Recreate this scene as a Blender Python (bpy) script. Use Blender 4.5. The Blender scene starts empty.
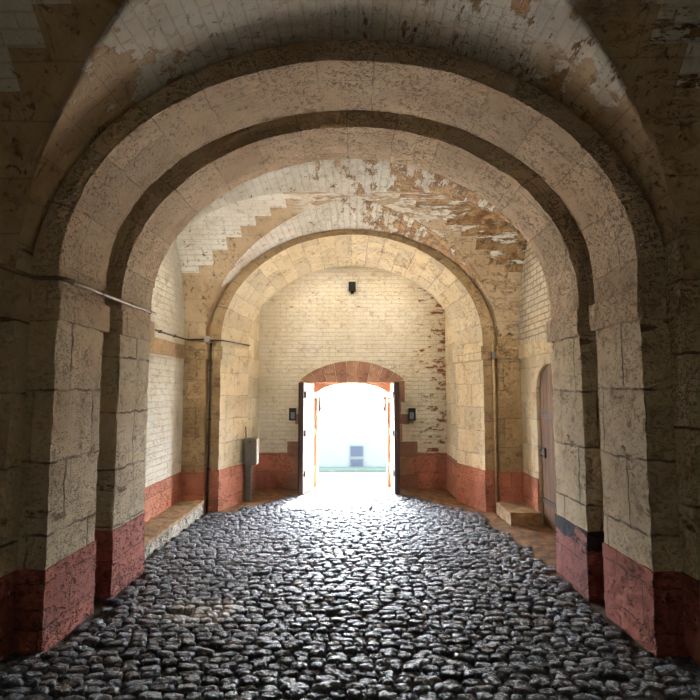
import bpy, math, random
from mathutils import Vector, noise
random.seed(7)
PI = math.pi
S = bpy.context.scene
COL = S.collection

# ------------------------------------------------------------------ camera, world, sun, lights, exposure
PITCH = 4.8
cd = bpy.data.cameras.new('camera'); cam = bpy.data.objects.new('camera', cd); COL.objects.link(cam)
cam.location = (0.05, 0, 1.6); cam.rotation_euler = (math.radians(90 + PITCH), 0, math.radians(0.57))
cd.sensor_width = 36; cd.sensor_fit = 'HORIZONTAL'; cd.lens = 36 * 500 / 700
cd.clip_start = 0.02; cd.clip_end = 500
S.camera = cam

w = bpy.data.worlds.new('world'); S.world = w; w.use_nodes = True
wn = w.node_tree; bg = wn.nodes['Background']
bg.inputs[0].default_value = (0.80, 0.89, 1.0, 1); bg.inputs[1].default_value = 78.0

sd = bpy.data.lights.new('sun', 'SUN'); sun = bpy.data.objects.new('sun', sd); COL.objects.link(sun)
sd.energy = 230; sd.angle = math.radians(0.6); sd.color = (1.0, 0.93, 0.82)
sun.rotation_euler = Vector((0.26, 1.0, 0.86)).to_track_quat('Z', 'Y').to_euler()

def area(name, loc, target, sx, sy, power, color, portal=False, spread=180):
    d = bpy.data.lights.new(name, 'AREA'); d.shape = 'RECTANGLE'; d.size = sx; d.size_y = sy
    d.energy = power; d.color = color; d.spread = math.radians(spread)
    o = bpy.data.objects.new(name, d); COL.objects.link(o); o.location = loc
    o.rotation_euler = (Vector(target) - Vector(loc)).to_track_quat('-Z', 'Y').to_euler()
    if portal: d.cycles.is_portal = True
    return o
area('door_daylight_portal', (0, 9.62, 0.8), (0, 0, 0.8), 1.4, 2.0, 1, (1, 1, 1), portal=True)

# warm fill lamps added behind the second arch to brighten middle bay and far wall
for sx in (-1, 1):
    area('added_fill_light', (sx * 2.16, 5.02, 2.78), (-sx * 1.0, 9.0, 2.3), .34, .22, 30, (1.0, .93, .82), spread=150)
# two more added fill lamps behind the crown of the third arch
for sx in (-1, 1):
    area('added_fill_light', (sx * .62, 8.20, 3.80), (sx * .75, 9.0, 1.9), .34, .16, 11, (1.0, .92, .80), spread=170)
# weak fill light added before the closed wall behind the viewer
area('rear_fill', (0, -1.1, 1.7), (0, 4, 1.9), 2.2, 2.4, 2.2, (1.0, .93, .84))

S.view_settings.view_transform = 'Standard'; S.view_settings.look = 'None'
S.view_settings.gamma = 1; S.view_settings.use_curve_mapping = False
S.view_settings.exposure = 0.22

# ------------------------------------------------------------------ helpers
def floor_z(y): return -0.022 * (y - 3.2)

class Mesh:
    def __init__(s): s.v = []; s.f = []; s.uv = []; s.second = []
    def grid(s, P, nu, nv, UV=None, flip=False):
        b = len(s.v); uvs = []
        for i in range(nu + 1):
            for j in range(nv + 1):
                p = P(i / nu, j / nv); s.v.append(tuple(p)); uvs.append(UV(i / nu, j / nv) if UV else (p[0], p[2]))
        for i in range(nu):
            for j in range(nv):
                q = [i * (nv + 1) + j, (i + 1) * (nv + 1) + j, (i + 1) * (nv + 1) + j + 1, i * (nv + 1) + j + 1]
                if flip: q.reverse()
                s.f.append([b + k for k in q]); s.uv += [uvs[k] for k in q]
    def foot(s, pts, z0, z1, st=0.05, caps=True, uo=0.0):
        """prism on a counter-clockwise footprint of four points"""
        z0f = z0 if callable(z0) else (lambda y: z0)
        n = len(pts); run = uo
        for k in range(n):
            a = pts[k]; c = pts[(k + 1) % n]
            L = math.hypot(c[0] - a[0], c[1] - a[1])
            def P(u, v, a=a, c=c):
                x = a[0] + (c[0] - a[0]) * u; y = a[1] + (c[1] - a[1]) * u
                zz = z0f(y); return (x, y, zz + (z1 - zz) * v)
            s.grid(P, max(1, round(L / st)), max(1, round((z1 - z0f(a[1])) / st)), lambda u, v, P=P, r=run, L=L: (r + u * L, P(u, v)[2]))
            if k == 0: s.second.append((len(s.f) - max(1, round(L / st)) * max(1, round((z1 - z0f(a[1])) / st)), len(s.f)))
            run += L
        if caps:
            def T(u, v, z):
                ax = pts[0][0] + (pts[1][0] - pts[0][0]) * u; ay = pts[0][1] + (pts[1][1] - pts[0][1]) * u
                bx = pts[3][0] + (pts[2][0] - pts[3][0]) * u; by = pts[3][1] + (pts[2][1] - pts[3][1]) * u
                x = ax + (bx - ax) * v; y = ay + (by - ay) * v
                return (x, y, z if z is not None else z0f(y))
            m = max(1, round(abs(pts[2][0] - pts[0][0]) / st)); q = max(1, round(abs(pts[2][1] - pts[0][1]) / st))
            s.grid(lambda u, v: T(u, v, z1), m, q, lambda u, v: T(u, v, z1)[:2])
            s.grid(lambda u, v: T(u, v, None), m, q, lambda u, v: T(u, v, z1)[:2], flip=True)
    def box(s, x0, x1, y0, y1, z0, z1, st=0.05): s.foot([(x0, y0), (x1, y0), (x1, y1), (x0, y1)], z0, z1, st)
    def tube(s, pts, r, n=10):
        pts = [Vector(p) for p in pts]; b = len(s.v); up = Vector((0, 0, 1))
        for i, p in enumerate(pts):
            d = (pts[min(i + 1, len(pts) - 1)] - pts[max(i - 1, 0)]).normalized()
            a = d.cross(up if abs(d.z) < 0.9 else Vector((1, 0, 0))).normalized(); c = d.cross(a)
            for k in range(n):
                t = 2 * PI * k / n; s.v.append(tuple(p + (a * math.cos(t) + c * math.sin(t)) * r))
        for i in range(len(pts) - 1):
            for k in range(n):
                q = [b + i * n + k, b + i * n + (k + 1) % n, b + (i + 1) * n + (k + 1) % n, b + (i + 1) * n + k]
                s.f.append(q); s.uv += [(0, 0)] * 4
        s.f.append([b + k for k in range(n)][::-1]); s.uv += [(0, 0)] * n
        e = b + (len(pts) - 1) * n; s.f.append([e + k for k in range(n)]); s.uv += [(0, 0)] * n
    def poly_prism(s, poly, axis, d0, d1):
        """extrude a polygon (list of 2D) along an axis: axis 'y' -> poly is (x,z); axis 'x' -> (y,z)"""
        def P(q, d): return (q[0], d, q[1]) if axis == 'y' else (d, q[0], q[1])
        b = len(s.v); n = len(poly)
        for q in poly: s.v.append(P(q, d0))
        for q in poly: s.v.append(P(q, d1))
        s.f.append([b + k for k in range(n)]); s.uv += [tuple(q) for q in poly]
        s.f.append([b + n + k for k in range(n)][::-1]); s.uv += [tuple(q) for q in poly][::-1]
        for k in range(n):
            j = (k + 1) % n
            s.f.append([b + j, b + k, b + n + k, b + n + j]); s.uv += [(poly[j][0], poly[j][1]), (poly[k][0], poly[k][1]), (poly[k][0], poly[k][1] + abs(d1 - d0)), (poly[j][0], poly[j][1] + abs(d1 - d0))]
    def build(s, name, mat, parent=None, rough=0.0, smooth=True, bevel=0, mat2=None):
        off = Vector((0, 0, 0))
        q = parent
        while q is not None: off += q.location; q = q.parent
        vs = []
        for p in s.v:
            P = Vector(p)
            if rough:
                P = P + noise.noise_vector(P * 2.3) * rough * .9 + noise.noise_vector(P * 9) * rough + noise.noise_vector(P * 27 + Vector((5, 5, 5))) * rough * 0.6
            vs.append(P - off)
        me = bpy.data.meshes.new(name); me.from_pydata(vs, [], s.f)
        ul = me.uv_layers.new(name='UVMap')
        for k, u in enumerate(s.uv): ul.data[k].uv = u
        if smooth: me.polygons.foreach_set('use_smooth', [True] * len(me.polygons))
        me.materials.append(mat)
        if mat2:
            me.materials.append(mat2)
            for a_, b_ in s.second:
                for k in range(a_, b_): me.polygons[k].material_index = 1
        me.update()
        o = bpy.data.objects.new(name, me); COL.objects.link(o)
        if parent: o.parent = parent
        if bevel:
            m = o.modifiers.new('bevel', 'BEVEL'); m.width = bevel; m.segments = 2; m.limit_method = 'ANGLE'
        return o

def thing(name, label, cat, loc, group=None):
    o = bpy.data.objects.new(name, None); COL.objects.link(o); o.location = loc; o.empty_display_size = 0.1
    o['label'] = label; o['category'] = cat
    if group: o['group'] = group
    return o
def tag(o, label, cat, group=None, kind=None):
    o['label'] = label; o['category'] = cat
    if group: o['group'] = group
    if kind: o['kind'] = kind
    return o
def structure(o, label, cat): o['kind'] = 'structure'; return tag(o, label, cat)

# ------------------------------------------------------------------ materials
def srgb(r, g, b):
    f = lambda c: (c / 255) ** 2.2
    return (f(r), f(g), f(b), 1)
class NT:
    def __init__(s, name):
        s.m = bpy.data.materials.new(name); s.m.use_nodes = True; s.t = s.m.node_tree
        s.b = s.t.nodes['Principled BSDF']; s.tc = s.t.nodes.new('ShaderNodeTexCoord')
    def n(s, typ, **k):
        o = s.t.nodes.new('ShaderNode' + typ)
        for a, v in k.items(): setattr(o, a, v)
        return o
    def l(s, a, b): s.t.links.new(a, b)
    def put(s, sock, v):
        if hasattr(v, 'is_linked'): s.l(v, sock)
        else: sock.default_value = v
    def math(s, op, a, b=0.0, c=None):
        o = s.n('Math', operation=op); s.put(o.inputs[0], a); s.put(o.inputs[1], b)
        if c is not None: s.put(o.inputs[2], c)
        return o.outputs[0]
    def mix(s, f, a, b, mode='MIX'):
        o = s.n('Mix', data_type='RGBA', blend_type=mode); s.put(o.inputs[0], f); s.put(o.inputs[6], a); s.put(o.inputs[7], b); return o.outputs[2]
    def map(s, vec, scale=(1, 1, 1), loc=(0, 0, 0)):
        o = s.n('Mapping'); s.l(vec, o.inputs[0]); o.inputs[3].default_value = scale; o.inputs[1].default_value = loc; return o.outputs[0]
    def noise(s, vec, scale, detail=5, rough=0.6, dist=0.0):
        o = s.n('TexNoise'); s.l(vec, o.inputs['Vector']); o.inputs['Scale'].default_value = scale; o.inputs['Detail'].default_value = detail
        o.inputs['Roughness'].default_value = rough; o.inputs['Distortion'].default_value = dist; return o.outputs[0]
    def ramp(s, f, lo, hi):
        o = s.n('MapRange'); o.clamp = True; s.put(o.inputs[0], f); o.inputs[1].default_value = lo; o.inputs[2].default_value = hi; return o.outputs[0]
    def xyz(s, vec):
        o = s.n('SeparateXYZ'); s.l(vec, o.inputs[0]); return o.outputs
    def comb(s, x, y, z=0.0):
        o = s.n('CombineXYZ'); s.put(o.inputs[0], x); s.put(o.inputs[1], y); s.put(o.inputs[2], z); return o.outputs[0]
    def brick(s, vec, bw, bh, mortar, off=0.5, smooth=0.3):
        o = s.n('TexBrick'); s.l(vec, o.inputs['Vector']); o.offset = off
        o.inputs['Color1'].default_value = (0, 0, 0, 1); o.inputs['Color2'].default_value = (1, 1, 1, 1); o.inputs['Mortar'].default_value = (.5, .5, .5, 1)
        o.inputs['Scale'].default_value = 1; o.inputs['Mortar Size'].default_value = mortar; o.inputs['Mortar Smooth'].default_value = smooth
        o.inputs['Brick Width'].default_value = bw; o.inputs['Row Height'].default_value = bh
        return o.outputs['Color'], o.outputs['Fac']
    def done(s, col, height=None, dist=0.02, strength=1.0, rough=0.9):
        s.put(s.b.inputs['Base Color'], col); s.put(s.b.inputs['Roughness'], rough)
        if height is not None:
            bp = s.n('Bump'); bp.inputs['Strength'].default_value = strength; bp.inputs['Distance'].default_value = dist
            s.l(height, bp.inputs['Height']); s.l(bp.outputs[0], s.b.inputs['Normal'])
        return s.m

def masonry(name, ca, cb, stain, bw, bh, joint=0.008, jdepth=0.5, jdark=0.6, pits=0.5, pitscale=22, stainamt=0.56, tint=0.25,
            peel=None, peelamt=0.6, peelscale=4, zone=None, cjoint=None, dist=0.02, offs=0.5, brickpeel=0.0):
    M = NT(name); uv = M.tc.outputs['UV']; ob = M.tc.outputs['Object']
    wob = M.noise(ob, 5, 3)
    u = M.xyz(uv); oi = M.n('ObjectInfo').outputs['Random']; wv = M.math('MULTIPLY', M.math('SUBTRACT', wob, .5), 0.06 * min(1, bh * 4))
    vec = M.comb(M.math('ADD', u[0], M.math('ADD', wv, oi)), M.math('ADD', u[1], M.math('ADD', wv, M.math('MULTIPLY', oi, 3.7 if bh > .2 else 0.0))))
    bc, bf = M.brick(vec, bw, bh, joint, offs)
    if bh > .2: bf = M.math('MULTIPLY', bf, M.math('ADD', .25, M.math('MULTIPLY', M.ramp(M.noise(ob, 4.3, 4, .6), .42, .56), .75)))
    big = M.noise(ob, 1.7, 6, .62); mid = M.noise(ob, 7, 7, .68, .15); fine = M.noise(ob, 60, 4, .7)
    col = M.mix(M.ramp(big, .38, .64), ca, cb)
    col = M.mix(M.math('MULTIPLY', M.ramp(mid, stainamt, stainamt + .14), .75), col, stain)
    t = M.math('ADD', M.math('MULTIPLY', bc, tint), 1 - tint * .6)
    col = M.mix(1.0, col, M.comb(t, t, t), 'MULTIPLY')
    pn = M.noise(M.map(ob, (1, 1, 1.5), (3, 1, 7)), pitscale, 3, .55, .0); pn2 = M.noise(ob, pitscale * 2.1, 2, .5, .0)
    pm = M.math('MAXIMUM', M.ramp(pn, .43, .36), M.math('MULTIPLY', M.ramp(pn2, .42, .35), .8))
    pm = M.math('MULTIPLY', pm, M.ramp(M.noise(ob, 3.1, 5, .62), .40, .55)); pm = M.math('MULTIPLY', pm, pits)
    h = M.math('ADD', M.math('MULTIPLY', mid, .9), M.math('MULTIPLY', fine, .22))
    h = M.math('SUBTRACT', h, M.math('MULTIPLY', pm, 1.6))
    h = M.math('SUBTRACT', h, M.math('MULTIPLY', bf, jdepth))
    h = M.math('ADD', h, M.math('MULTIPLY', bc, .15))
    if peel is not None:
        pv = M.map(uv, (.55, 1.5, 1))
        pk = M.noise(pv, peelscale, 9, .68, .2)
        if zone: pk = M.math('ADD', pk, zone(M, ob))
        pk = M.math('ADD', pk, M.math('ADD', M.math('MULTIPLY', bf, -.06), M.math('MULTIPLY', M.math('SUBTRACT', bc, .5), brickpeel)))
        mask = M.ramp(pk, peelamt, peelamt + .02)
        col = M.mix(mask, col, M.mix(M.ramp(mid, .35, .7), peel, M.mix(.5, peel, (0.05, .03, .02, 1))))
        h = M.math('SUBTRACT', h, M.math('MULTIPLY', mask, .35))
    jc = cjoint if cjoint else (.05, .035, .025, 1)
    col = M.mix(M.math('MULTIPLY', bf, jdark), col, jc)
    col = M.mix(M.math('MULTIPLY', pm, .42), col, (.09, .06, .04, 1))
    cr = M.noise(M.map(ob, (1, 1, 1), (9, 2, 4)), 3.2, 8, .62, 1.2)
    crk = M.ramp(M.math('ABSOLUTE', M.math('SUBTRACT', cr, .5)), .006, .0); crk = M.math('MULTIPLY', crk, M.ramp(mid, .42, .5))
    col = M.mix(M.math('MULTIPLY', crk, .35), col, (.05, .035, .025, 1)); h = M.math('SUBTRACT', h, M.math('MULTIPLY', crk, .25))
    return M.done(col, h, dist)

STN_A, STN_B, STN_S = srgb(222, 200, 170), srgb(198, 172, 142), srgb(118, 92, 68)
m_arch = masonry('pitted_voussoir_stone', STN_A, STN_B, STN_S, .75, .40, .005, .6, .4, pits=1.0, pitscale=26, dist=.035, stainamt=.60)
m_shaft = masonry('dressed_pier_stone', srgb(228, 213, 182), srgb(206, 186, 154), srgb(124, 94, 70), .62, .46, .010, .9, .75, pits=.7, pitscale=26, dist=.03, stainamt=.56,
                  peel=srgb(150, 118, 92), peelamt=.615, peelscale=2.6)
m_impost = masonry('impost_stone', srgb(220, 200, 170), srgb(198, 174, 144), STN_S, .8, 9.0, .006, .6, .4, pits=.9, pitscale=22, dist=.025)
m_gold = masonry('ochre_limewashed_stone', srgb(236, 222, 188), srgb(226, 206, 164), srgb(170, 132, 88), .45, .34, .006, .5, .4, pits=.35, pitscale=18, dist=.02)
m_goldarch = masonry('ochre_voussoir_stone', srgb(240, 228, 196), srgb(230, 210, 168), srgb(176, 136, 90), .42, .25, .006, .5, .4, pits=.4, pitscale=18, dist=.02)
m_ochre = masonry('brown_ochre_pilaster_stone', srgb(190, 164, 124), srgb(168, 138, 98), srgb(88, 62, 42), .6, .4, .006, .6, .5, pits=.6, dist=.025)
m_red = masonry('terracotta_painted_plinth', srgb(200, 134, 106), srgb(180, 110, 84), srgb(118, 70, 52), .7, .3, .006, .4, .5, pits=.7, pitscale=20, dist=.022)
m_pink = masonry('dusty_pink_painted_plinth', srgb(184, 112, 98), srgb(160, 90, 76), srgb(98, 54, 46), .6, .27, .007, .7, .6, pits=1.0, pitscale=15, dist=.035)
m_pinkblack = masonry('pink_plinth_with_black_paint', srgb(176, 106, 98), srgb(158, 96, 90), srgb(90, 60, 58), .6, .27, .007, .7, .6, pits=.8, pitscale=15, dist=.03,
                      peel=srgb(48, 50, 58), peelamt=.55, peelscale=2.2, zone=lambda M, ob: M.math('MULTIPLY', M.math('SUBTRACT', M.xyz(M.tc.outputs['UV'])[1], .28), .8))
m_wbrick = masonry('white_painted_brick', srgb(236, 232, 216), srgb(226, 218, 194), srgb(196, 180, 150), .23, .078, .006, .55, .12, pits=.25, dist=.018, tint=.06, cjoint=srgb(170, 160, 140))
m_wbrick_r = masonry('white_painted_brick_open_joints', srgb(236, 228, 206), srgb(224, 212, 180), srgb(170, 146, 112), .23, .078, .009, 1.0, .55, pits=.4, dist=.022, tint=.14, cjoint=srgb(120, 100, 78))
m_wstone = masonry('cream_painted_wall_stone', srgb(228, 216, 186), srgb(212, 194, 156), srgb(160, 128, 92), .5, .34, .006, .5, .4, pits=.35, dist=.02)
m_earth_col = srgb(120, 88, 58)

# painted brick of the far wall, peeling to red brick towards its right edge
m_far = masonry('far_wall_painted_brick', srgb(242, 234, 214), srgb(234, 222, 192), srgb(206, 188, 152), .23, .075, .007, .6, .22, pits=.2, dist=.02, tint=.06,
                peel=srgb(172, 108, 70), peelamt=.68, peelscale=9, cjoint=srgb(190, 172, 136),
                zone=lambda M, ob: M.math('MULTIPLY', M.ramp(M.xyz(ob)[0], .95, 1.7), .17), brickpeel=.16)

def vault_mat(name, rightpeel, yc, hl, lz):
    M = NT(name); uv = M.tc.outputs['UV']; ob = M.tc.outputs['Object']; p = M.xyz(ob); u = M.xyz(uv)
    ax = M.math('ABSOLUTE', p[0])
    lon = M.math('LESS_THAN', M.math('DIVIDE', ax, 2.1), M.math('DIVIDE', M.math('ABSOLUTE', M.math('SUBTRACT', p[1], yc)), hl))
    q = M.math('MULTIPLY', M.math('FLOOR', M.math('DIVIDE', M.math('ADD', ax, .06), .22)), .22)
    thr = M.math('SUBTRACT', 4.03, M.math('MULTIPLY', M.math('POWER', q, 2.7), .105))
    big = M.noise(ob, 1.7, 6, .6); mid = M.noise(ob, 7, 6, .65, .6); fine = M.noise(ob, 55, 4, .7); wb = M.noise(ob, 3, 5, .6)
    step = M.math('GREATER_THAN', p[2], thr)
    step = M.math('MULTIPLY', M.math('MULTIPLY', step, M.math('GREATER_THAN', p[2], 3.27)), M.math('SUBTRACT', 1, lon))
    lw = M.math('MULTIPLY', lon, M.ramp(M.math('ADD', p[2], M.math('MULTIPLY', M.math('SUBTRACT', wb, .5), 2.2)), lz, lz + .06))
    step = M.math('MAXIMUM', step, lw)
    vec = M.comb(M.math('ADD', u[0], M.math('MULTIPLY', mid, .02)), M.math('ADD', u[1], M.math('MULTIPLY', mid, .02)))
    bc, bf = M.brick(vec, .24, .08, .006); sc, sf = M.brick(vec, .55, .30, .005)
    stone = M.mix(M.ramp(big, .4, .62), srgb(192, 170, 138), srgb(170, 146, 114))
    stone = M.mix(M.math('MULTIPLY', M.ramp(mid, .56, .7), .75), stone, srgb(116, 86, 60)); stone = M.mix(M.math('MULTIPLY', sf, .3), stone, (.06, .04, .03, 1))
    white = M.mix(M.ramp(big, .4, .62), srgb(230, 228, 218), srgb(208, 202, 186))
    white = M.mix(M.math('MULTIPLY', bf, .16), white, srgb(120, 105, 85)); white = M.mix(M.math('MULTIPLY', M.ramp(mid, .58, .72), .5), white, srgb(150, 136, 112))
    pk = M.noise(M.map(uv, (.5, 1.7, 1)), 4.2, 9, .7)
    side = M.math('SUBTRACT', M.math('MULTIPLY', M.ramp(p[0], -.9, 1.1), rightpeel + .06), .06)
    mask = M.ramp(M.math('ADD', M.math('ADD', pk, side), M.math('MULTIPLY', M.math('SUBTRACT', bc, .5), .06)), .60, .615)
    white = M.mix(mask, white, M.mix(M.ramp(mid, .4, .6), srgb(172, 142, 100), srgb(112, 82, 54)))
    chip = M.ramp(M.noise(M.map(uv, (.7, 1.6, 1), (4, 4, 0)), 4.0, 9, .7), .50, .515); chip = M.math('MULTIPLY', chip, M.math('MULTIPLY', M.ramp(p[2], 3.62, 3.74), M.ramp(p[0], -.8, -.5)))
    stone = M.mix(chip, stone, srgb(224, 218, 202))
    col = M.mix(step, stone, white)
    hole = M.ramp(M.noise(ob, 16, 5, .7, .8), .40, .33)
    col = M.mix(M.math('MULTIPLY', hole, .6), col, (.07, .05, .035, 1))
    h = M.math('ADD', M.math('MULTIPLY', mid, .8), M.math('MULTIPLY', fine, .2))
    h = M.math('SUBTRACT', h, M.math('MULTIPLY', bf, M.math('MULTIPLY', step, .5))); h = M.math('SUBTRACT', h, M.math('MULTIPLY', hole, .8))
    h = M.math('ADD', h, M.math('MULTIPLY', step, .3)); h = M.math('SUBTRACT', h, M.math('MULTIPLY', mask, .5)); h = M.math('ADD', h, M.math('MULTIPLY', chip, .3))
    return M.done(col, h, .03)
m_vault1 = vault_mat('near_vault_limewash', .05, 1.77, 1.315, 3.52); m_vault2 = vault_mat('middle_vault_limewash', .16, 5.97, 1.13, 3.15)

def plain(name, col, rough=.6, metal=0.0, var=.15, scale=30, bump=.0):
    M = NT(name); ob = M.tc.outputs['Object']; n = M.noise(ob, scale, 5, .65)
    c2 = tuple(c * (1 - var * 2) for c in col[:3]) + (1,)
    M.b.inputs['Metallic'].default_value = metal
    return M.done(M.mix(M.ramp(n, .35, .65), col, c2), n if bump else None, bump or .01, 1, rough)
m_pipe = plain('painted_conduit', srgb(128, 112, 94), .45, .2)
m_cable = plain('dark_cable', srgb(62, 50, 42), .6)
m_grey = plain('grey_enamel', srgb(118, 112, 104), .45, .3)
m_lightgrey = plain('pale_enamel', srgb(215, 210, 198), .5)
m_black = plain('black_plastic', srgb(20, 20, 22), .4)
m_lens = plain('grey_lens', srgb(150, 160, 175), .2)
m_iron = plain('rusty_iron', srgb(70, 48, 36), .6, .6, .3, 40, .004)
m_sand = masonry('red_sandstone', srgb(176, 132, 108), srgb(160, 114, 92), srgb(130, 88, 68), 3, 3, .001, 0, 0, pits=.3, dist=.015)
m_sand2 = masonry('pale_sandstone', srgb(194, 152, 124), srgb(176, 134, 106), srgb(140, 100, 78), 3, 3, .001, 0, 0, pits=.3, dist=.015)
m_mortar = plain('lime_mortar', srgb(232, 214, 184), .9)

def wood(name, a, b, pw, axis=0):
    M = NT(name); ob = M.tc.outputs['Object']; p = M.xyz(M.tc.outputs['UV'])
    g = M.noise(M.map(M.tc.outputs['UV'], (30, 1.6, 1)), 1.0, 7, .7, .4)
    pl = M.math('FRACT', M.math('DIVIDE', p[0], pw)); e = M.math('MULTIPLY', M.math('ABSOLUTE', M.math('SUBTRACT', pl, .5)), 2)
    gap = M.ramp(e, .9, .97)
    idn = M.n('TexWhiteNoise', noise_dimensions='1D'); M.l(M.math('FLOOR', M.math('DIVIDE', p[0], pw)), idn.inputs['W'])
    c = M.mix(M.ramp(g, .3, .7), a, b); c = M.mix(M.math('MULTIPLY', idn.outputs[0], .4), c, b)
    c = M.mix(gap, c, (.01, .007, .005, 1))
    h = M.math('SUBTRACT', M.math('MULTIPLY', g, .5), gap)
    return M.done(c, h, .02, 1, .75)
m_plank = wood('weathered_planks', srgb(138, 98, 58), srgb(74, 50, 30), .125)
m_leafwood = wood('oak_gate_planks', srgb(118, 82, 54), srgb(66, 44, 30), .14)
m_darkwood = wood('dark_gate_edge', srgb(78, 54, 40), srgb(48, 32, 24), .3)

def floor_mat():
    M = NT('trodden_earth_joints'); ob = M.tc.outputs['Object']; p = M.xyz(ob)
    n = M.noise(ob, 9, 8, .7); f = M.noise(ob, 70, 5, .7)
    ax = M.math('ABSOLUTE', p[0])
    jn = M.math('MULTIPLY', M.math('SUBTRACT', n, .5), .5)
    bay = M.math('MULTIPLY', M.ramp(M.math('ADD', p[0], jn), 1.62, 1.9), M.ramp(p[1], 4.3, 5.2))
    lim = M.math('SUBTRACT', 1.72, M.math('MULTIPLY', M.math('SUBTRACT', p[1], 7.2), .62))
    farx = M.math('MULTIPLY', M.ramp(M.math('SUBTRACT', M.math('ADD', ax, jn), lim), -.05, .15), M.ramp(p[1], 7.1, 7.3))
    e = M.math('MAXIMUM', farx, bay)
    dark = M.mix(M.ramp(n, .4, .6), srgb(62, 54, 46), srgb(88, 76, 64)); br = M.mix(M.ramp(n, .4, .6), srgb(150, 112, 72), srgb(96, 70, 46))
    h = M.math('ADD', n, M.math('MULTIPLY', f, .4))
    return M.done(M.mix(e, dark, br), h, .03, 1, .85)
def cobble_mat():
    M = NT('worn_cobblestone'); ob = M.tc.outputs['Object']
    at = M.n('Attribute', attribute_name='stone'); r = at.outputs['Fac']
    n = M.noise(ob, 24, 6, .7, .8); f = M.noise(ob, 90, 3, .6)
    c = M.mix(r, srgb(66, 74, 86), srgb(118, 124, 136)); c = M.mix(M.math('MULTIPLY', M.ramp(n, .48, .66), .6), c, srgb(60, 50, 44))
    # a splash of pale dried paint left of the middle
    p = M.xyz(ob); dx = M.math('DIVIDE', M.math('ADD', p[0], 1.06), .34); dy = M.math('DIVIDE', M.math('SUBTRACT', p[1], 3.83), .24)
    d = M.math('ADD', M.math('MULTIPLY', dx, dx), M.math('MULTIPLY', dy, dy))
    sp = M.ramp(M.math('ADD', d, M.math('MULTIPLY', M.math('SUBTRACT', M.noise(ob, 11, 6, .7), .5), 4)), 1.0, .5)
    c = M.mix(M.math('MULTIPLY', sp, .9), c, srgb(228, 224, 218))
    h = M.math('ADD', n, M.math('MULTIPLY', f, .25))
    rg = M.math('ADD', .15, M.math('MULTIPLY', M.ramp(n, .35, .7), .3))
    M.b.inputs['Specular IOR Level'].default_value = .85
    return M.done(c, h, .04, 1, rg)

# ------------------------------------------------------------------ profiles
def prof(a, z0, b, zb, n=72):
    pts = []
    k = max(1, round((z0 - zb) / .05))
    for i in range(k): pts.append((-a, zb + (z0 - zb) * i / k))
    for i in range(n + 1):
        t = PI - PI * i / n; pts.append((a * math.cos(t), z0 + b * math.sin(t)))
    for i in range(k): pts.append((a, z0 - (z0 - zb) * (i + 1) / k))
    return pts
def arclen(p):
    s = [0]
    for i in range(1, len(p)): s.append(s[-1] + math.hypot(p[i][0] - p[i - 1][0], p[i][1] - p[i - 1][1]))
    return s
def ring(g, near, far, y0, y1, out, zb, dep=.035, n=72):
    """solid arch ring: near / far / out = (a, z0, b)"""
    A = prof(*near, zb, n); B = prof(*far, zb, n); k = min(len(A), len(B))
    Oz = prof(out[0], near[1], out[2] + out[1] - near[1], zb, n)
    if len(B) != len(A):
        B = [(x * far[0] / near[0], (near[1] + (z - near[1]) * 1.0) if z < near[1] else near[1] + (z - near[1]) * (far[1] + far[2] - near[1]) / near[2]) for x, z in A]
    s = arclen(A); N = len(A) - 1; nd = max(2, round((y1 - y0) / dep))
    L = lambda P, u: P[round(u * N)]
    g.grid(lambda u, v: (L(A, u)[0] * (1 - v) + L(B, u)[0] * v, y0 + (y1 - y0) * v, L(A, u)[1] * (1 - v) + L(B, u)[1] * v), N, nd, lambda u, v: ((y1 - y0) * v, s[round(u * N)]), flip=True)
    w_ = max(2, round((out[0] - near[0]) / .05))
    for (P, y, fl) in ((A, y0, False), (B, y1, True)):
        g.grid(lambda u, v: (L(P, u)[0] * (1 - v) + L(Oz, u)[0] * v, y, L(P, u)[1] * (1 - v) + L(Oz, u)[1] * v), N, w_, lambda u, v: (v * .7, s[round(u * N)]), flip=fl)
        if not fl: g.second.append((len(g.f) - N * w_, len(g.f)))
    g.grid(lambda u, v: (L(Oz, u)[0], y0 + (y1 - y0) * v, L(Oz, u)[1]), N, nd, lambda u, v: ((y1 - y0) * v, s[round(u * N)]))
    for e in (0, N):
        g.grid(lambda u, v: (A[e][0] * (1 - u) * (1 - v) + B[e][0] * (1 - u) * v + Oz[e][0] * u, y0 + (y1 - y0) * v, zb), w_, nd, lambda u, v: (u, v), flip=(e == 0))

# ------------------------------------------------------------------ floor
def soil(x, y):
    n = noise.noise(Vector((x * 1.6, y * 1.6, 0))) * .5 + noise.noise(Vector((x * 6, y * 6, 3))) * .3
    e = max(0, min(1, (x - 1.74) / .2)) if 4.4 < y < 7.3 else max(0, min(1, (abs(x) - 1.75) / .2)) * .5
    if y > 7.2: e = max(0, min(1, (abs(x) - (1.66 - (y - 7.2) * .62)) / .25))
    return floor_z(y) - .035 + .04 * e + n * .012
g = Mesh()
g.grid(lambda u, v: (-2.6 + 5.2 * u, -1.5 + 11.3 * v, soil(-2.6 + 5.2 * u, -1.5 + 11.3 * v)), 110, 240, lambda u, v: (u * 5.2, v * 11.3))
g.box(-2.9, 2.9, -1.6, 9.9, -.7, -.35, 2)
m_soil = floor_mat(); m_cob = cobble_mat()
floor = g.build('floor', m_soil); structure(floor, 'cobbled passage floor with brown earth along its edges', 'floor')
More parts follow.
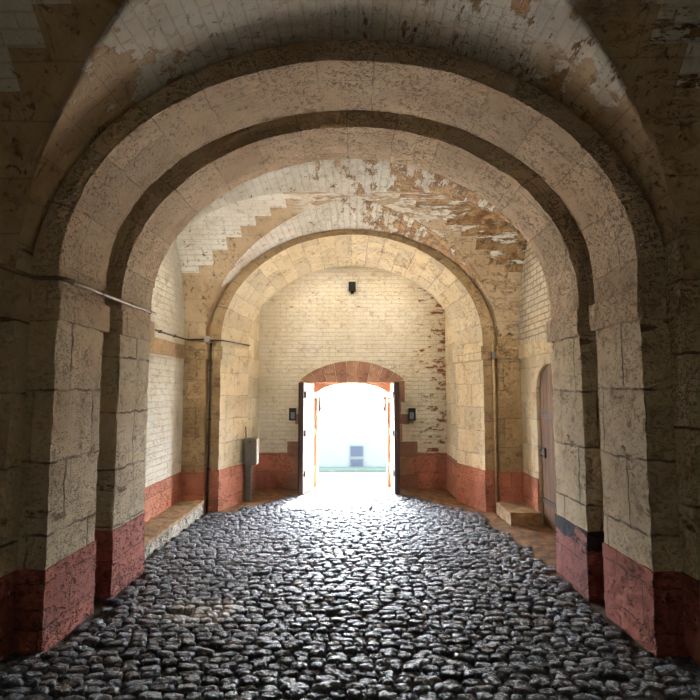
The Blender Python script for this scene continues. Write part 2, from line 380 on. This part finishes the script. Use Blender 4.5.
# cobbles: one mesh, part of the floor
cv, cf, cs = [], [], []
NU, NV = 10, 4
def cobble(x, y, lx, ly, hz):
    b = len(cv); rot = random.gauss(0, .09); tone = random.random(); tx, ty = random.gauss(0, .05), random.gauss(0, .05)
    seed = Vector((random.random() * 50, random.random() * 50, 0)); z0 = floor_z(y); ex = random.uniform(2.3, 3.4)
    for j in range(NV):
        f = [1.05, 1.02, .90, .58][j]; hh = [-.1, .50, .90, 1.0][j]
        for i in range(NU):
            t = 2 * PI * i / NU; c, s_ = math.cos(t), math.sin(t)
            r = (abs(c) ** ex + abs(s_) ** ex) ** (-1 / ex) * (1 + .13 * noise.noise(seed + Vector((c * 1.2, s_ * 1.2, j * .4))))
            px, py = c * r * f * lx / 2, s_ * r * f * ly / 2
            qx, qy = px * math.cos(rot) - py * math.sin(rot), px * math.sin(rot) + py * math.cos(rot)
            cv.append((x + qx, y + qy, z0 - .035 + hz * hh + qx * tx + qy * ty + .010 * noise.noise(seed + Vector((c * 2, s_ * 2, j))))); cs.append(tone)
    cv.append((x, y, z0 - .035 + hz * 1.03)); cs.append(tone)
    for j in range(NV - 1):
        for i in range(NU):
            cf.append((b + j * NU + i, b + j * NU + (i + 1) % NU, b + (j + 1) * NU + (i + 1) % NU, b + (j + 1) * NU + i))
    t = b + NV * NU
    for i in range(NU): cf.append((b + (NV - 1) * NU + i, b + (NV - 1) * NU + (i + 1) % NU, t))
y = 0.0
while y < 9.75:
    ph = .070 + random.uniform(-.012, .014)
    lim = 2.25 if y < 4.7 else 2.0
    x = -lim - random.random() * .1
    while x < lim:
        ln = random.choice((random.uniform(.075, .12), random.uniform(.10, .18)))
        cx = x + ln / 2; wav = .03 * math.sin(cx * 1.3 + y * .6) + .02 * noise.noise(Vector((cx * 2, y * 2, 0)))
        yy = y + wav + random.gauss(0, .006)
        jig = .13 * noise.noise(Vector((yy * 2.3, cx * 1.5, 0)))
        skip = 4.72 < yy <= 7.2 and (cx > 1.88 + jig - (yy > 6.2) * .05 or cx < -2.02 or (yy < 4.8 and abs(cx) > 1.95))
        skip = skip or (yy > 7.2 and abs(cx) > 1.74 - (yy - 7.2) * .62 + jig)
        skip = skip or (3.2 < yy < 4.72 and abs(cx) > 1.84)
        if not skip and random.random() > .012:
            cobble(cx, yy, ln * .97, ph * random.uniform(.93, 1.06), random.uniform(.030, .046))
        x += ln
    y += ph
me = bpy.data.meshes.new('cobblestones'); me.from_pydata(cv, [], cf); me.polygons.foreach_set('use_smooth', [True] * len(me.polygons))
at = me.attributes.new('stone', 'FLOAT', 'POINT'); at.data.foreach_set('value', cs); me.materials.append(m_cob)
co = bpy.data.objects.new('cobblestones', me); COL.objects.link(co); co.parent = floor; co['kind'] = 'stuff'
co['label'] = 'worn grey cobblestones laid in rows across the passage'

# ------------------------------------------------------------------ vaults
VA, VZ, VB = 2.1, 2.3, 1.70
def vault(name, yc, hl, ye0, ye1, label, mat):
    g = Mesh(); n = 30
    s = [math.sin(PI / 2 * i / n) for i in range(-n, n + 1)]
    xs = [-2.5, -2.3] + [VA * t for t in s] + [2.3, 2.5]; ys = [ye0, (ye0 + yc - hl) / 2] + [yc + hl * t for t in s] + [(ye1 + yc + hl) / 2, ye1]
    def z(x, y):
        a = VZ + VB * math.sqrt(max(0, 1 - (x / VA) ** 2)) if abs(x) <= VA + 1e-6 else -1
        t = (y - yc) / hl; b = VZ + VB * math.sqrt(max(0, 1 - t * t)) if abs(t) <= 1 + 1e-6 else -1
        return max(a, b)
    idx = {}
    for i, x in enumerate(xs):
        for j, y in enumerate(ys):
            zz = z(x, y)
            if zz > 0:
                idx[i, j] = len(g.v); g.v.append((x, y, zz))
    def uvq(p):
        t = abs(p[1] - yc) / hl; q = abs(p[0]) / VA
        if q > t: return (p[0], math.asin(max(-1, min(1, (p[1] - yc) / hl))) * 1.5)
        return (p[1], math.asin(max(-1, min(1, p[0] / VA))) * 1.9)
    for i in range(len(xs) - 1):
        for j in range(len(ys) - 1):
            ks = [(i, j), (i + 1, j), (i + 1, j + 1), (i, j + 1)]
            if any(k not in idx for k in ks): continue
            cx = (xs[i] + xs[i + 1]) / 2; cy = (ys[j] + ys[j + 1]) / 2 - yc
            q = [idx[k] for k in ks]
            tr = [(q[0], q[2], q[1]), (q[0], q[3], q[2])] if cx * cy > 0 else [(q[0], q[3], q[1]), (q[1], q[3], q[2])]
            for t in tr:
                m_ = [sum(g.v[k][c] for k in t) / 3 for c in range(3)]; trans = abs(m_[0]) / VA > abs(m_[1] - yc) / hl
                g.f.append(list(t))
                for k in t:
                    p = g.v[k]
                    g.uv.append((p[0], math.asin(max(-1, min(1, (p[1] - yc) / hl))) * 1.5) if trans else (p[1], math.asin(max(-1, min(1, p[0] / VA))) * 1.9))
    o = g.build(name, mat, rough=.004, smooth=False)
    sm = o.modifiers.new('edge', 'EDGE_SPLIT'); sm.split_angle = math.radians(25)
    o.data.polygons.foreach_set('use_smooth', [True] * len(o.data.polygons))
    m = o.modifiers.new('thick', 'SOLIDIFY'); m.thickness = .25; m.offset = -1
    return structure(o, label, 'ceiling')
vault('ceiling', 1.77, 1.315, -1.2, 3.26, 'dim groin vault over the near bay of the passage', m_vault1)
vault('ceiling.001', 5.97, 1.13, 4.68, 7.26, 'sunlit groin vault with peeling white brick between the second and third arches', m_vault2)
# deep portcullis slot between the two near arches, and the short vault before the far wall
g = Mesh(); ring(g, (2.32, 2.44, 1.80), (2.32, 2.44, 1.80), 3.78, 4.16, (2.7, 2.44, 2.1), .0)
structure(g.build('ceiling.002', m_ochre, rough=.004), 'dark vertical slot between the two nearest arches', 'ceiling')
g = Mesh(); ring(g, (1.72, 2.9, 1.25), (1.72, 2.9, 1.25), 7.95, 9.15, (2.1, 2.9, 1.6), 2.6)
structure(g.build('ceiling.003', m_gold, rough=.004), 'short barrel vault in front of the far wall', 'ceiling')

# ------------------------------------------------------------------ walls
BZ0, BZ1, RZ = 2.07, 2.26, .49
fz = lambda y: floor_z(y) - .06
g = Mesh(); g.box(-2.85, -2.39, -1.4, 7.35, -.4, 4.3, .12); wl = g.build('wall_left', m_wbrick, rough=.004); structure(wl, 'white painted brick side wall at the left', 'wall')
g = Mesh(); g.box(-2.45, -2.365, -1.4, 7.35, BZ0, BZ1, .06); g.build('impost_band', m_ochre, wl, rough=.005)
g = Mesh(); g.box(-2.45, -2.375, -1.4, 7.35, -.3, RZ, .06); g.build('painted_dado', m_red, wl, rough=.005)
# right wall with arched plank door
D0, D1, DS, DC = 5.66, 6.50, 1.62, 1.94
def dz(y): t = (y - (D0 + D1) / 2) / ((D1 - D0) / 2); return DS + (DC - DS) * math.sqrt(max(0, 1 - t * t))
g = Mesh(); g.box(2.39, 2.85, -1.4, D0, -.4, BZ0, .09); g.box(2.39, 2.85, D1, 7.35, -.4, BZ0, .09)
g.grid(lambda u, v: (2.39, D0 + (D1 - D0) * u, dz(D0 + (D1 - D0) * u) * (1 - v) + BZ0 * v), 24, 6, lambda u, v: (D0 + (D1 - D0) * u, dz(D0 + (D1 - D0) * u) * (1 - v) + BZ0 * v), flip=True)
g.grid(lambda u, v: (2.39 + .3 * v, D0 + (D1 - D0) * u, dz(D0 + (D1 - D0) * u)), 24, 4, lambda u, v: (u, v))
g.box(2.62, 2.85, D0 - .1, D1 + .1, 0 - .3, BZ0, .3)
wr = g.build('wall_right', m_wstone, rough=.004); structure(wr, 'cream painted stone side wall at the right with an arched door', 'wall')
g = Mesh(); g.box(2.39, 2.85, -1.4, 7.35, BZ1 - .02, 4.3, .12); g.build('upper_wall', m_wbrick_r, wr, rough=.004)
g = Mesh(); g.box(2.365, 2.8, -1.4, 7.35, BZ0, BZ1, .06); g.build('impost_band', m_gold, wr, rough=.005)
g = Mesh(); g.box(2.375, 2.45, -1.4, D0 - .01, -.3, RZ, .06); g.box(2.375, 2.45, D1 + .01, 7.35, -.3, RZ, .06); g.build('painted_dado', m_red, wr, rough=.005)
# the short side walls before the far wall
for sx, nm, lb in ((-1, 'wall_left.001', 'ochre return wall left of the far doorway'), (1, 'wall_right.001', 'ochre return wall right of the far doorway')):
    g = Mesh(); x0, x1 = sorted((sx * 1.70, sx * 2.3)); g.box(x0, x1, 7.95, 9.6, -.4, 4.3, .08); o = g.build(nm, m_gold, rough=.004); structure(o, lb, 'wall')
    g = Mesh(); x0, x1 = sorted((sx * 1.685, sx * 1.8)); g.box(x0, x1, 7.97, 9.14, -.3, RZ, .05); g.build('painted_dado', m_red, o, rough=.004)
# far wall
FY = 9.12
g = Mesh(); g.box(-2.0, -.76, FY, 9.62, -.4, 4.4, .06); g.box(.76, 2.0, FY, 9.62, -.4, 4.4, .06); g.box(-.76, .76, FY, 9.62, 1.79, 4.4, .06)
wb = g.build('wall_back', m_far, rough=.003); structure(wb, 'whitewashed brick end wall around the bright doorway', 'wall')
g = Mesh(); g.box(-1.75, -.96, FY - .014, FY + .1, -.3, RZ + .02, .05); g.box(.96, 1.75, FY - .014, FY + .1, -.3, RZ + .02, .05); g.build('painted_dado', m_red, wb, rough=.003)
g = Mesh(); g.box(-2.9, 2.9, -1.7, -1.15, -.4, 4.4, .2); structure(g.build('wall_front', m_shaft, rough=.003), 'closed stone wall behind the viewer', 'wall')

# ------------------------------------------------------------------ the three archways
def archway(label, y0, y1, near, far, out, ms, mp, mi, ma, x_near=1.9, x_far=1.9, step=.035, rough=.006, front=None):
    T = thing('stone_archway', label, 'archway', (0, (y0 + y1) / 2, floor_z(y0)))
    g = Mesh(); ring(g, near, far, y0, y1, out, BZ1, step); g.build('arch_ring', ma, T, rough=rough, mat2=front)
    for sx in (-1, 1):
        def quad(e):
            a, b, o = x_near - e, x_far - e, 2.5
            q = [(a, y0 - e), (o, y0 - e), (o, y1 + e), (b, y1 + e)]
            return q if sx > 0 else [(-q[1][0], q[1][1]), (-q[0][0], q[0][1]), (-q[3][0], q[3][1]), (-q[2][0], q[2][1])]
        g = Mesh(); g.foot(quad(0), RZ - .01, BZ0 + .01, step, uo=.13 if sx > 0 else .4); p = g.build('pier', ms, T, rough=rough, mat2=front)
        g = Mesh(); g.foot(quad(.012), fz, RZ, step); q = g.build('plinth', mp[0 if sx < 0 else 1], p, rough=rough)
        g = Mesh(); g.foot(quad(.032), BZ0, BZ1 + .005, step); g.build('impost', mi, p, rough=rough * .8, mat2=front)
    return T
archway('nearest and largest pitted stone arch with dusty pink plinths', 3.23, 3.83, (1.9, 2.44, 1.41), (1.9, 2.44, 1.41), (2.55, 2.44, 2.0), m_shaft, (m_pink, m_pink), m_impost, m_arch, step=.028, rough=.007)
archway('second stone arch, just behind the nearest one, a dark slot between them', 4.11, 4.71, (1.9, 2.39, 1.475), (1.9, 2.39, 1.475), (2.55, 2.39, 2.0), m_shaft, (m_pink, m_pinkblack), m_impost, m_arch, step=.03, rough=.007)
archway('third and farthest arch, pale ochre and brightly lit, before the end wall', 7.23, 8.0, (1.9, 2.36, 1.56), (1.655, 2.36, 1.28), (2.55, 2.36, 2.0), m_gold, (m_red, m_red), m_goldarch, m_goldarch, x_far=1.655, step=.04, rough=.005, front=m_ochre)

def pilaster(label, sx, y0, y1, mat, mp, mi, xin=2.08):
    x0, x1 = sorted((sx * xin, sx * 2.5))
    T = thing('corner_pilaster', label, 'pilaster', (sx * 2.2, (y0 + y1) / 2, floor_z(y0)))
    g = Mesh(); g.box(x0, x1, y0, y1, RZ - .01, 3.2, .04); s = g.build('shaft', mat, T, rough=.005)
    g = Mesh(); x0, x1 = sorted((sx * (xin - .012), sx * 2.5)); g.foot([(x0, y0 - .012), (x1, y0 - .012), (x1, y1), (x0, y1)], fz, RZ, .04); g.build('plinth', mp, T, rough=.005)
    g = Mesh(); x0, x1 = sorted((sx * (xin - .025), sx * 2.5)); g.box(x0, x1, y0 - .025, y1, BZ0, BZ1, .04); g.build('impost', mi, T, rough=.005)
pilaster('shadowed corner pilaster at the left edge, in front of the nearest arch', -1, 3.085, 3.24, m_shaft, m_pink, m_impost)
pilaster('shadowed corner pilaster at the right edge, in front of the nearest arch', 1, 3.085, 3.24, m_shaft, m_pink, m_impost)
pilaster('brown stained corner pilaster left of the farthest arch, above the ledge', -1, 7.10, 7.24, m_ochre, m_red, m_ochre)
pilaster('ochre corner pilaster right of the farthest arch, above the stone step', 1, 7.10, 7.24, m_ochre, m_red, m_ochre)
# unseen springers that close the corners of the vaults
for nm, x0, x1 in (('trim_1', -2.5, -2.1), ('trim_2', 2.1, 2.5)):
    g = Mesh(); g.box(x0, x1, 4.70, 4.84, -.1, 3.3, .1); structure(g.build(nm, m_ochre), 'corner springer behind the second arch', 'trim')
for nm, x0, x1 in (('trim_3', -2.5, -2.1), ('trim_4', 2.1, 2.5)):
    g = Mesh(); g.box(x0, x1, -1.2, .455, -.1, 3.6, .1); structure(g.build(nm, m_shaft), 'corner springer beside the viewer', 'trim')

# ------------------------------------------------------------------ far doorway
T = thing('stone_door_surround', 'red sandstone segmental arch and quoins framing the bright far doorway', 'doorway', (0, FY, floor_z(FY)))
Rr = (.95 ** 2 + .34 ** 2) / (2 * .34); zc_ = 1.82 + .34 - Rr; half = math.asin(.95 / Rr)
NVo = 9
for k in range(NVo):
    t0 = -half + 2 * half * k / NVo + .004; t1 = -half + 2 * half * (k + 1) / NVo - .004
    top = [(Rr * math.sin(t0 + (t1 - t0) * i / 4), zc_ + Rr * math.cos(t0 + (t1 - t0) * i / 4)) for i in range(5)]
    def bot(t):
        s_ = math.sin(t) * Rr
        x = s_ * .80
        return (x, 1.765)
    poly = top + [bot(t1), bot(t0)]
    g = Mesh(); g.poly_prism(poly, 'y', FY - .02, FY + .12); g.build('voussoir', m_sand if k % 2 else m_sand2, T, smooth=False, bevel=.004)
for (x0, x1, z0, z1) in ((.745, .95, 1.42, 1.80), (.745, .88, 1.21, 1.41), (.745, 1.03, 1.02, 1.20), (.745, .90, .72, 1.01), (.745, 1.17, .44, .71), (.745, 1.08, .14, .43), (.745, 1.17, -.18, .13)):
    for sx in (-1, 1):
        a, b = sorted((sx * x0, sx * x1)); g = Mesh(); g.box(a, b, FY - .022, FY + .12, z0, z1, .1)
        g.build('quoin_block', m_sand if (z0 * 10) % 2 < 1 else m_sand2, T, rough=.002, bevel=.004)
# inner frame, deeper, with arched head
T2 = thing('inner_door_frame', 'pale red stone inner frame with arched head, deep inside the far doorway', 'door frame', (0, 9.45, floor_z(9.4)))
for sx in (-1, 1):
    a, b = sorted((sx * .645, sx * .765)); g = Mesh(); g.box(a, b, 9.30, 9.62, -.3, 1.5, .05); g.build('jamb', m_sand2, T2, rough=.002)
ar = [(-.765, 1.5)] + [(-.645 + 1.29 * i / 16, 1.5 + .26 * math.sqrt(max(0, 1 - ((-.645 + 1.29 * i / 16) / .70) ** 2)) ) for i in range(17)] + [(.765, 1.5), (.765, 1.83), (-.765, 1.83)]
g = Mesh(); g.poly_prism(ar, 'y', 9.30, 9.62); g.build('lintel', m_sand2, T2, smooth=False)
g = Mesh(); g.box(-.72, .72, FY - .01, 9.62, -.30, floor_z(9.3) + .005, .1); structure(g.build('trim_5', m_sand2, rough=.003), 'worn stone threshold of the far doorway', 'threshold')

def gate_leaf(name, label, hx, ex, ey):
    o = thing(name, label, 'door', (hx, FY - .03, floor_z(9))); o['kind'] = 'structure'
    h = Vector((hx, FY - .03)); e = Vector((ex, ey)); d = (e - h); L = d.length; d.normalize(); nrm = Vector((-d.y, d.x))
    def leafbox(u0, u1, w0, w1, z0, z1):
        g = Mesh(); q = [h + d * u0 + nrm * w0, h + d * u1 + nrm * w0, h + d * u1 + nrm * w1, h + d * u0 + nrm * w1]
        def face(a, b, r): g.grid(lambda u, v: (a.x + (b.x - a.x) * u, a.y + (b.y - a.y) * u, z0 + (z1 - z0) * v), 4, 8, lambda u, v: (r * u, z0 + (z1 - z0) * v))
        face(q[0], q[1], L); face(q[1], q[2], .05); face(q[2], q[3], L); face(q[3], q[0], .05)
        for z, fl in ((z0, True), (z1, False)):
            g.grid(lambda u, v: tuple((q[0] + (q[1] - q[0]) * u) * (1 - v) + (q[3] + (q[2] - q[3]) * u) * v) + (z,), 2, 1, flip=fl)
        return g
    leafbox(0, L, -.03, .03, -.10, 1.76).build('leaf', m_leafwood, o)
    for z in (.18, .85, 1.5):
        for sg in (-1, 1): leafbox(.03, L * .9, sg * .045 - .015, sg * .045 + .015, z, z + .10).build('ledge_board', m_darkwood, o)
    leafbox(L - .02, L + .015, -.045, .045, -.10, 1.765).build('closing_edge', m_darkwood, o)
    for z in (.3, 1.42): leafbox(-.02, L * .8, -.066, -.058, z + .0, z + .045).build('strap_hinge', m_iron, o)
    g = Mesh(); g.tube([(ex, ey - .02, .95), (ex, ey - .06, .93), (ex, ey - .06, .83), (ex, ey - .02, .81)], .009); g.build('pull_handle', m_iron, o)
gate_leaf('door_1', 'left plank gate leaf folded open into the passage', -.72, -.86, 8.50)
gate_leaf('door_2', 'right plank gate leaf folded open into the passage, seen nearly edge on', .72, .755, 8.52)
# hooks in the reveal
for sx, lb in ((-1, 'rusty iron lantern bracket on the left outer jamb of the far doorway'), (1, 'rusty iron lantern bracket on the right outer jamb of the far doorway')):
    t = thing('iron_bracket', lb, 'bracket', (sx * .64, 9.72, 1.45), 'iron brackets outside the far doorway')
    g = Mesh(); g.box(*sorted((sx * .60, sx * .66)), 9.62, 9.65, 1.22, 1.52, .1); g.build('back_plate', m_iron, t)
    g = Mesh(); g.tube([(sx * .63, 9.64, 1.48), (sx * .60, 9.70, 1.50), (sx * .575, 9.75, 1.44), (sx * .59, 9.72, 1.30), (sx * .61, 9.65, 1.25)], .012); g.build('hook', m_iron, t)

# right-hand arched plank door
o = thing('door_3', 'closed narrow plank door with arched top in the right side wall', 'door', (2.46, (D0 + D1) / 2, floor_z(6))); o['kind'] = 'structure'
poly = [(D0 + .005, floor_z(6) - .02), (D1 - .005, floor_z(6) - .02)] + [(D1 - .005 - (D1 - D0 - .01) * i / 24, dz(D1 - .005 - (D1 - D0 - .01) * i / 24) - .005) for i in range(25)]
g = Mesh(); g.poly_prism(poly, 'x', 2.43, 2.48); g.build('leaf', m_plank, o, smooth=False)
g = Mesh(); g.box(2.415, 2.435, D0 + .03, D1 - .03, 1.28, 1.335, .3); g.build('strap_hinge', m_iron, o, bevel=.003)
g = Mesh(); g.box(2.415, 2.435, D0 + .03, D1 - .03, .22, .275, .3); g.build('strap_hinge', m_iron, o, bevel=.003)
g = Mesh(); g.box(2.41, 2.435, D1 - .16, D1 - .05, .78, .90, .3); g.build('lock_plate', m_iron, o, bevel=.004)
g = Mesh(); g.tube([(2.41, D1 - .10, .88), (2.375, D1 - .10, .87), (2.375, D1 - .10, .81), (2.41, D1 - .10, .80)], .007); g.build('door_handle', m_iron, o)

# ------------------------------------------------------------------ ledges, fittings
M = NT('trodden_ledge_top'); ob = M.tc.outputs['Object']; n_ = M.noise(ob, 7, 8, .7)
m_ledge = M.done(M.mix(M.ramp(n_, .4, .62), srgb(176, 148, 112), srgb(126, 100, 72)), n_, .03)
m_ledgeface = masonry('flaking_white_kerb_paint', srgb(220, 214, 200), srgb(190, 180, 160), srgb(90, 76, 64), .9, 3, .006, .6, .5, pits=1, pitscale=14, dist=.035, stainamt=.5)
T = thing('stone_ledge', 'low ledge with worn tan top and flaking white face along the left wall', 'ledge', (-2.2, 5.9, floor_z(5.9)))
g = Mesh(); g.box(-2.4, -2.04, 4.80, 7.10, .06, .10, .04); g.build('top_slab', m_ledge, T, rough=.008)
g = Mesh(); g.foot([(-2.4, 4.80), (-2.05, 4.80), (-2.05, 7.10), (-2.4, 7.10)], fz, .065, .04); g.build('face', m_ledgeface, T, rough=.008)
g = Mesh(); g.foot([(2.0, 6.45), (2.39, 6.45), (2.39, 7.09), (2.0, 7.09)], fz, .085, .04)
tag(g.build('stone_step', m_ledge, rough=.009, bevel=.01), 'rough stone step block on the floor beside the right plank door', 'step')

PZ = 2.345
t = thing('wall_conduit', 'thin painted conduit running level along the left imposts', 'conduit', (-1.87, 3.5, PZ))
g = Mesh(); g.tube([(-2.05, 2.3, PZ), (-2.05, 3.04, PZ), (-2.045, 3.19, PZ), (-2.0, 3.205, PZ), (-1.90, 3.205, PZ), (-1.868, 3.24, PZ), (-1.866, 3.5, PZ), (-1.868, 3.83, PZ - .002), (-1.868, 4.3, PZ), (-1.868, 4.74, PZ)], .0145); g.build('pipe', m_pipe, t)
for yy in (3.32, 3.72, 4.2, 4.6):
    g = Mesh(); g.tube([(-1.868, yy, PZ), (-1.868, yy + .022, PZ)], .019, 12); g.build('pipe_clip', m_pipe, t)
t = thing('wall_cable', 'thin cable running along the left side wall to the farthest arch', 'cable', (-2.35, 6, PZ))
g = Mesh(); g.tube([(-2.35, 4.85, PZ), (-2.352, 5.6, PZ + .004), (-2.35, 6.3, PZ - .004), (-2.35, 7.02, PZ), (-2.33, 7.065, PZ), (-2.05, 7.065, PZ), (-2.03, 7.19, PZ), (-1.93, 7.195, PZ), (-1.875, 7.22, PZ), (-1.80, 7.45, PZ), (-1.64, 7.98, PZ)], .010); g.build('cable', m_cable, t)
for yy in (5.6, 6.1, 6.6):
    g = Mesh(); g.box(-2.375, -2.335, yy, yy + .02, PZ - .018, PZ + .018, .1); g.build('cable_clip', m_cable, t)
t = thing('junction_box', 'small grey junction box where the cable meets the left vertical pipe', 'junction box', (-2.04, 7.04, PZ))
g = Mesh(); g.box(-2.075, -2.0, 7.0, 7.06, PZ - .045, PZ + .045, .1); b_ = g.build('box', m_grey, t, bevel=.006)
g = Mesh(); g.box(-2.07, -2.005, 6.99, 7.0, PZ - .04, PZ + .04, .1); g.build('lid', m_grey, t, bevel=.003)
t = thing('drop_pipe', 'thin vertical pipe down the left side of the farthest arch', 'pipe', (-2.035, 7.19, 0))
g = Mesh(); g.tube([(-2.035, 7.195, PZ - .04), (-2.037, 7.19, 1.5), (-2.035, 7.19, .8), (-2.04, 7.19, floor_z(7.2))], .013); g.build('pipe', m_cable, t)
for z in (.5, 1.2, 1.9):
    g = Mesh(); g.box(-2.058, -2.014, 7.172, 7.225, z, z + .02, .1); g.build('pipe_clip', m_cable, t)
t = thing('drop_pipe', 'pale vertical pipe down the right side of the farthest arch', 'pipe', (2.035, 7.19, 0))
g = Mesh(); g.tube([(2.035, 7.195, PZ - .02), (2.037, 7.19, 1.5), (2.035, 7.19, .8), (2.04, 7.19, floor_z(7.2))], .016); g.build('pipe', plain('cream_pipe', srgb(214, 190, 146), .6), t)
g = Mesh(); g.box(2.005, 2.065, 7.14, 7.225, 2.08, 2.17, .1); g.build('pipe_bracket', m_grey, t, bevel=.004)

t = thing('electrical_cabinet', 'grey metal cabinet on a post beside the left side of the farthest arch', 'cabinet', (-1.60, 7.92, floor_z(7.9)))
g = Mesh(); g.box(-1.655, -1.565, 7.87, 7.96, floor_z(7.9) - .02, .50, .3); g.build('post', m_grey, t, bevel=.004)
g = Mesh(); g.box(-1.655, -1.475, 7.80, 7.98, .48, .88, .3); b_ = g.build('box', m_grey, t, bevel=.006)
g = Mesh(); g.box(-1.648, -1.482, 7.79, 7.80, .49, .87, .3); d_ = g.build('cabinet_door', m_grey, t, bevel=.003)
g = Mesh(); g.tube([(-1.565, 7.791, .835), (-1.565, 7.778, .835)], .013, 12); g.build('lock', m_black, d_)
g = Mesh(); g.box(-1.475, -1.463, 7.81, 7.97, .49, .87, .3); g.build('side_panel', m_lightgrey, t, bevel=.002)
g = Mesh(); g.tube([(-1.655, 7.90, .86), (-1.66, 7.90, 1.0), (-1.665, 7.90, 1.06)], .008); g.build('feed_cable', m_cable, t)

for sx, lb in ((-1, 'small black wall fitting left of the far doorway'), (1, 'small black wall fitting right of the far doorway')):
    t = thing('wall_fitting', lb, 'wall fitting', (sx * 1.07, FY, 1.2), 'black fittings beside the far doorway')
    xc = sx * 1.075
    g = Mesh(); g.box(xc - .06, xc + .06, FY - .10, FY + .005, 1.09, 1.31, .3); g.build('housing', m_black, t, bevel=.008)
    g = Mesh(); g.box(xc - .045 + (.02 if sx < 0 else 0), xc + .045 - (0 if sx < 0 else .02), FY - .108, FY - .10, 1.12, 1.24, .3); g.build('lens', m_lens, t, bevel=.003)
t = thing('sounder_box', 'small black box fixed high on the far wall above the doorway', 'wall box', (0, FY, 3.5))
g = Mesh(); g.box(-.065, .065, FY - .12, FY + .005, 3.45, 3.61, .3); g.build('housing', m_black, t, bevel=.01)
g = Mesh(); g.box(-.03, .03, FY - .05, FY + .005, 3.405, 3.45, .3); g.build('bracket', m_black, t)

# ------------------------------------------------------------------ outdoors
GZ = lambda y: -.13 if y < 11 else -.13 - (y - 11) * .245
g = Mesh(); ys_ = [9.62, 11, 30, 90]
g.grid(lambda u, v: (-40 + 80 * u, ys_[round(v * 3)], GZ(min(ys_[round(v * 3)], 30.0)) - .02), 8, 3, lambda u, v: (u * 80, v * 80), flip=False)
structure(g.build('floor.001', plain('bright_gravel', srgb(214, 208, 196), .9, 0, .04, 3), smooth=False), 'sunlit pale ground sloping away outside the doorway', 'ground')
BY = 30.0; s_ = BY / 500
T = thing('courtyard_building', 'pale building front far outside, seen through the bright doorway', 'building', (0, BY, GZ(30)))
def Zp(py): return 1.6 + BY * math.tan(math.radians(PITCH) - math.atan((py - 350) / 500))
def dull(m):
    b = m.node_tree.nodes['Principled BSDF']; b.inputs['Specular IOR Level'].default_value = 0.02; b.inputs['Roughness'].default_value = .95; return m
m_band = dull(plain('darkened_wall_stone', (.0172, .0200, .0200, 1), .9, 0, .06, 3))  # front's colours set far darker than its pale wall, offsetting outdoor glare
m_up = plain('white_render', srgb(226, 226, 222), .9, 0, .02, 2)
g = Mesh(); g.box(-8, 8, BY, BY + 4, Zp(433), 5.5, 2); g.build('upper_wall', m_up, T)
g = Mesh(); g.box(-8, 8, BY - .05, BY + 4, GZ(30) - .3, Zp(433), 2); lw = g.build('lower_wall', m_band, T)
for x0, x1, y0, y1 in ((-.22, .52, 446, 456), (-.22, .52, 459, 466)):
    g = Mesh(); g.box(x0 - .05, x1 + .05, BY - .12, BY - .02, Zp(y1) - .05, Zp(y0) + .05, 2); f_ = g.build('window', dull(plain('darkened_frame', (.0155, .019, .0195, 1))), T)  # frame colour darkened like the wall
    g = Mesh(); g.box(x0, x1, BY - .14, BY - .12, Zp(y1), Zp(y0), 2); g.build('pane', dull(plain('dark_blue_glass', (.0062, .0075, .0105, 1))), f_)
g = Mesh(); g.box(-8, 8, BY - .25, BY - .05, Zp(470), Zp(467), 2); g.build('ledge', dull(plain('green_verge', (.0115, .0170, .0145, 1))), T)

# housings for the added fill lamps behind the second arch, out of view
for sx, lb in ((-1, 'added black fill lamp behind the left pier of the second arch'), (1, 'added black fill lamp behind the right pier of the second arch')):
    t = thing('added_fill_lamp', lb, 'added_fill_lamp', (sx * 2.18, 4.84, 2.78), 'added fill lamps behind the second arch')
    g = Mesh(); g.box(*sorted((sx * 1.99, sx * 2.34)), 4.90, 5.0, 2.66, 2.90, .3); g.build('housing', m_black, t, bevel=.01)
    g = Mesh(); g.box(*sorted((sx * 2.12, sx * 2.22)), 4.83, 4.91, 2.72, 2.84, .3); g.build('bracket', m_iron, t)

for sx, lb in ((-1, 'left of two added black fill lamps hidden behind the crown of the farthest arch'), (1, 'right of two added black fill lamps hidden behind the crown of the farthest arch')):  # housings for the added, unseen pair of fill lamps over the end bay
    t = thing('added_fill_lamp', lb, 'added_fill_lamp', (sx * .62, 8.05, 3.9), 'added fill lamps behind the farthest arch')
    g = Mesh(); g.box(sx * .62 - .18, sx * .62 + .18, 8.08, 8.17, 3.76, 3.90, .3); g.build('housing', m_black, t, bevel=.01)
    g = Mesh(); g.box(sx * .62 - .04, sx * .62 + .04, 7.99, 8.09, 3.80, 3.86, .3); g.build('bracket', m_iron, t)
